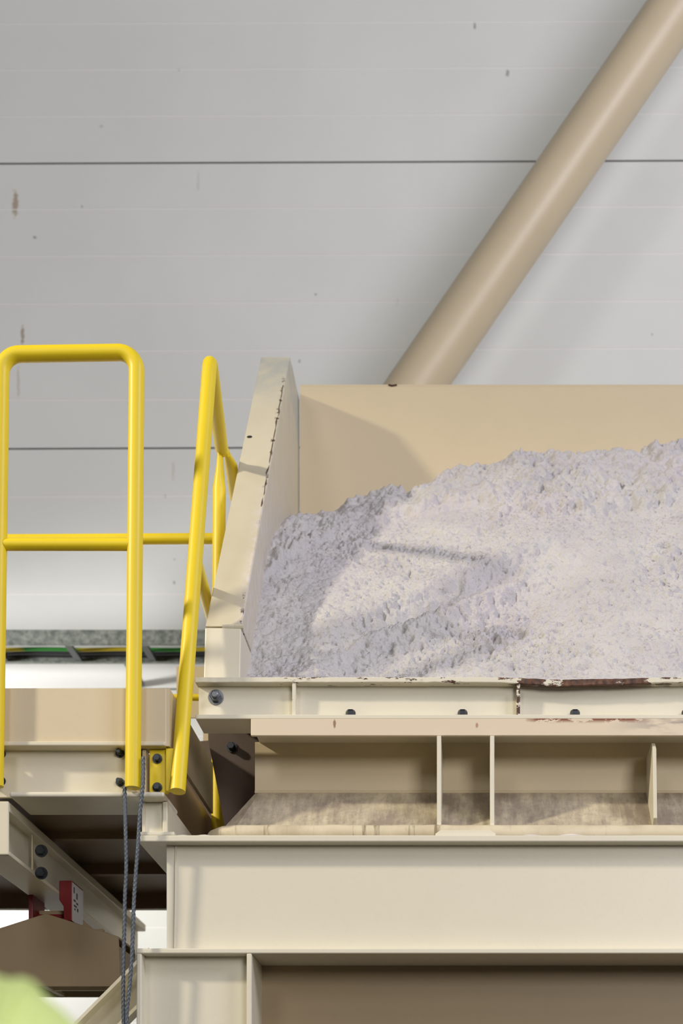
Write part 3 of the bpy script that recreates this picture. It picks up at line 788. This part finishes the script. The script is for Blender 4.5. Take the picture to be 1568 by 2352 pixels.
obj('rear_post', MB().tube(pp, R, 24, squash=[(1.25,.35),(1.2,.55),(1,1),(1,1),(1,1)]), M['yellow'], h2, smooth=True)
obj('mid_rail', MB().tube([Vector((-.766, 3.995, 3.405)), Vector((-.785, 4.3, 3.40)), Vector((xp, YJ-.01, 3.40))], .0165, 22), M['yellow'], h2, smooth=True)
obj('low_rail', MB().tube([P(388, 1602, 4.45), P(480, 1602, 4.45)], .010, 18), M['yellow'], h2, smooth=True)
xk0, xk1 = PX(343, 3.885), PX(386, 3.885)
obj('bracket_plate', MB().box(xk0, xk1, 3.884, 3.896, PZ(1822,3.885), PZ(1722,3.885)), M['yellow'], h2, bevel=.002)
obj('bracket_rib', MB().box(xk1-.004, PX(404,3.885), 3.872, 3.886, PZ(1820,3.885), PZ(1722,3.885)), M['yellow'], h2, bevel=.002)
for py in (1742, 1808):
    obj('bolt', MB().bolt((PX(361,3.88), 3.884, PZ(py,3.88)), (0,-1,0), .0095, .013), M['black_steel'], h2)

# far guard rail on the back edge of the platform
h3 = thing('rear_guard_rail', (PXL, 4.887, 2.86), 'yellow far rail crossing behind the front hoop at mid height', 'guard rail')
zr = PZ(1237, 4.887)
obj('top_rail', MB().tube([Vector((PXL, 4.887, zr-.005)), Vector((-1.5, 4.887, zr-.004)), Vector((PX(500,4.887), 4.887, zr))], .0175, 24), M['yellow'], h3, smooth=True)
obj('post', MB().tube([Vector((-1.95, 4.887, 2.86)), Vector((-1.95, 4.887, zr))], .0175, 20), M['yellow'], h3, smooth=True)

# wire ropes hanging from the front post
def rope(name, pts, Y, lab):
    P_ = [P(x_, y_, Y) for x_, y_ in pts]; fine = []
    for i in range(len(P_)-1):
        p0_, p1_, p2_, p3_ = P_[max(i-1,0)], P_[i], P_[i+1], P_[min(i+2,len(P_)-1)]
        n_ = max(3, int((p2_-p1_).length/.004))
        for k in range(n_):
            q = k/n_
            fine.append(.5*((2*p1_)+(p2_-p0_)*q+(2*p0_-5*p1_+4*p2_-p3_)*q*q+(-p0_+3*p1_-3*p2_+p3_)*q**3))
    fine.append(P_[-1])
    o = obj(name, MB().tube(fine, .0047, 14, lobes=3, twist=170.0), M['wire'], smooth=True, origin=tuple(P_[0]))
    tag(o, lab, 'wire rope', 'wire ropes below the yellow post')
rope('wire_rope', [(286,1806),(288,1900),(290,1990),(287,2060),(285,2150),(283,2250),(284,2352),(290,2470),(300,2900)], 3.835, 'left grey wire rope hanging straight down from the yellow post foot')
rope('wire_rope', [(329,1738),(328,1800),(321,1870),(316,1950),(308,2060),(305,2150),(299,2250),(291,2345),(300,2470),(312,2900)], 3.825, 'right grey wire rope hanging from the upper bolt beside the yellow post')

# ------------------------------------------------------------------ cable ladder on the back wall
YT0, YT1 = 6.10, 6.31
zl0, zl1 = PZ(1480, YT0), PZ(1447, YT0)
tr_ = thing('cable_ladder', (-4, YT0, zl0), 'galvanised cable ladder running along the grey wall behind the platform', 'cable tray')
xT0, xT1 = -4.0, .3
def rail(y, s):
    m_ = MB(); m_.box(xT0, xT1, y-.003, y+.003, zl0, zl1); m_.box(xT0, xT1, y, y+.016*s, zl0, zl0+.004); m_.box(xT0, xT1, y, y+.012*s, zl1-.004, zl1); return m_
obj('side_rail', rail(YT0, 1), M['galv'], tr_)
obj('side_rail', rail(YT1, -1), M['galv'], tr_)
x = PX(152, YT0)
xr_ = [x+.318*k for k in range(-9, 5)]
for x in xr_:
    obj('rung', MB().box(x-.014, x+.014, YT0+.003, YT1-.003, zl0+.004, zl0+.018), M['rung'], tr_)
for x in (PX(306, 6.45), PX(-330, 6.45)):
    obj('wall_bracket', MB().box(x-.012, x+.012, YT1, Y_WALL, zl0+.004, zl0+.03), M['galv'], tr_)
zc_ = zl0+.018
def cable(y, r, m_, lab, sag=.003):
    pts = [Vector((xT0+(xT1-xT0)*i/120, y+.004*noise.noise((i*.2, y*9, 1)), zc_+r+.0005+sag*.5*(1-math.cos(i*.6+y*20)))) for i in range(121)]
    tag(obj('cable', MB().tube(pts, r, 12), m_, smooth=True, origin=tuple(pts[0])), lab, 'cable', 'cables in the ladder')
cable(6.225, .008, M['green_cable'], 'green and yellow striped cable lying in the cable ladder')
cable(6.265, .010, M['black_cable'], 'black cable lying behind the green one in the cable ladder')
cable(6.292, .008, M['black_cable'], 'black cable nearest the wall in the cable ladder')

# ------------------------------------------------------------------ person in the foreground, lower left
Yh = 1.15; hx = PX(-70, Yh); hz = PZ(2545, Yh); hr = .106
pe_o = (hx, Yh, 0.0)
pr = thing('person', pe_o, 'person in lime hard hat and lime jacket, close and blurred at lower left', 'person')
def skinned(name, verts, edges, radii, mat, parent, sub=2):
    me = bpy.data.meshes.new(name); o0 = Vector(parent['_o'])
    me.from_pydata([Vector(v)-o0 for v in verts], edges, []); o = bpy.data.objects.new(name, me); COL.objects.link(o)
    me.materials.append(mat); o.parent = parent
    md = o.modifiers.new('skin', 'SKIN'); md.use_smooth_shade = True
    for sv, r_ in zip(me.skin_vertices[0].data, radii): sv.radius = r_ if isinstance(r_, tuple) else (r_, r_)
    me.skin_vertices[0].data[0].use_root = True
    ss = o.modifiers.new('sub', 'SUBSURF'); ss.levels = sub; ss.render_levels = sub
    o['_o'] = tuple(o0)
    return o
V = []; E = []; RR = []
def vtx(x, y, z, r, par=None):
    V.append((hx+x, Yh+y, z)); RR.append(r)
    if par is not None: E.append((par, len(V)-1))
    return len(V)-1
pel = vtx(0,0,.93,(.13,.09))
sp = vtx(0,.0,1.12,(.12,.085),pel); ch = vtx(0,-.01,1.32,(.13,.09),sp); nk = vtx(0,0,1.47,.06,ch); nk2 = vtx(0,.01,1.53,.055,nk)
hd1 = vtx(0,.03,1.60,(.075,.09),nk2); hd2 = vtx(0,.03,1.69,(.078,.095),hd1); vtx(0,.02,1.74,(.06,.075),hd2)
vtx(0,.115,1.60,(.018,.02),hd1)
for s in (-1, 1):
    hp_ = vtx(s*.10,0,.88,.09,pel); kn = vtx(s*.11,.02,.50,.062,hp_); an = vtx(s*.11,-.01,.10,.042,kn); vtx(s*.12,.14,.045,(.04,.035),an)
    sh = vtx(s*.19,0,1.40,.065,ch); el = vtx(s*.25,-.02,1.12,.045,sh); wr = vtx(s*.26,.06,.88,.030,el); pa = vtx(s*.26,.08,.80,(.018,.038),wr)
    for k, (dy, dz, ) in enumerate(((.035,-.09),(.012,-.10),(-.012,-.095),(-.033,-.08))):
        f1_ = vtx(s*.26, .08+dy*.8, .80+dz*.5, .009, pa); vtx(s*.255, .085+dy, .80+dz, .008, f1_)
    th_ = vtx(s*.25, .125, .80, .010, wr); vtx(s*.245, .14, .77, .009, th_)
skinned('body', V, E, RR, M['skin'], pr)
def sub_cloth(name, pts, mat):
    vv = []; ee = []; rr = []
    for (x, y, z, r_, par) in pts:
        vv.append((hx+x, Yh+y, z)); rr.append(r_)
        if par is not None: ee.append((par, len(vv)-1))
    return skinned(name, vv, ee, rr, mat, pr)
sub_cloth('jacket', [(0,0,.84,(.20,.155),None),(0,0,.96,(.195,.15),0),(0,0,1.14,(.185,.14),1),(0,-.005,1.32,(.205,.15),2),(0,.005,1.46,(.095,.095),3),
    (-.205,0,1.40,.085,3),(-.255,-.02,1.12,.064,5),(-.262,.05,.91,.048,6),(.205,0,1.40,.085,3),(.255,-.02,1.12,.064,8),(.262,.05,.91,.048,9)], M['hivis'])
sub_cloth('boot', [(-.11,-.03,.13,.062,None),(-.11,-.02,.06,.06,0),(-.118,.10,.045,(.055,.045),1),(-.12,.19,.04,(.05,.038),2)], M['black_cable'])
sub_cloth('boot', [(.11,-.03,.13,.062,None),(.11,-.02,.06,.06,0),(.118,.10,.045,(.055,.045),1),(.12,.19,.04,(.05,.038),2)], M['black_cable'])
sub_cloth('trousers', [(0,0,.95,(.158,.118),None),(-.10,0,.86,.10,0),(-.11,.02,.50,.074,1),(-.11,-.01,.10,.058,2),(.10,0,.86,.10,0),(.11,.02,.50,.074,4),(.11,-.01,.10,.058,5)], M['trouser'])
hh = MB(); n_ = 14
prof_h = [(hr*1.04, -.035), (hr*1.02, -.01)]+[(hr*math.cos(math.pi/2*i/n_), hr*math.sin(math.pi/2*i/n_)) for i in range(0, n_)]+[(.002, hr)]
hh.lathe(prof_h, (hx, Yh, hz), (0,0,1), 48)
for dx_ in (-.045, 0, .045):
    pts = [(hx+dx_, Yh+hr*.98*math.sqrt(max(0,1-(dx_/hr)**2))*math.cos(a_), hz+hr*.985*math.sqrt(max(0,1-(dx_/hr)**2))*math.sin(a_)) for a_ in [math.pi*(.12+.76*i/16) for i in range(17)]]
    hh.tube(pts, .007, 10)
hh.lathe([(hr*1.02,0),(hr*1.22,-.006),(hr*1.22,-.010),(hr*1.02,-.008)], (hx, Yh+.012, hz-.030), (0,0,1), 40)
obj('hard_hat', hh, M['lime'], pr, smooth=True)

for o in bpy.data.objects:
    if '_o' in o: del o['_o']
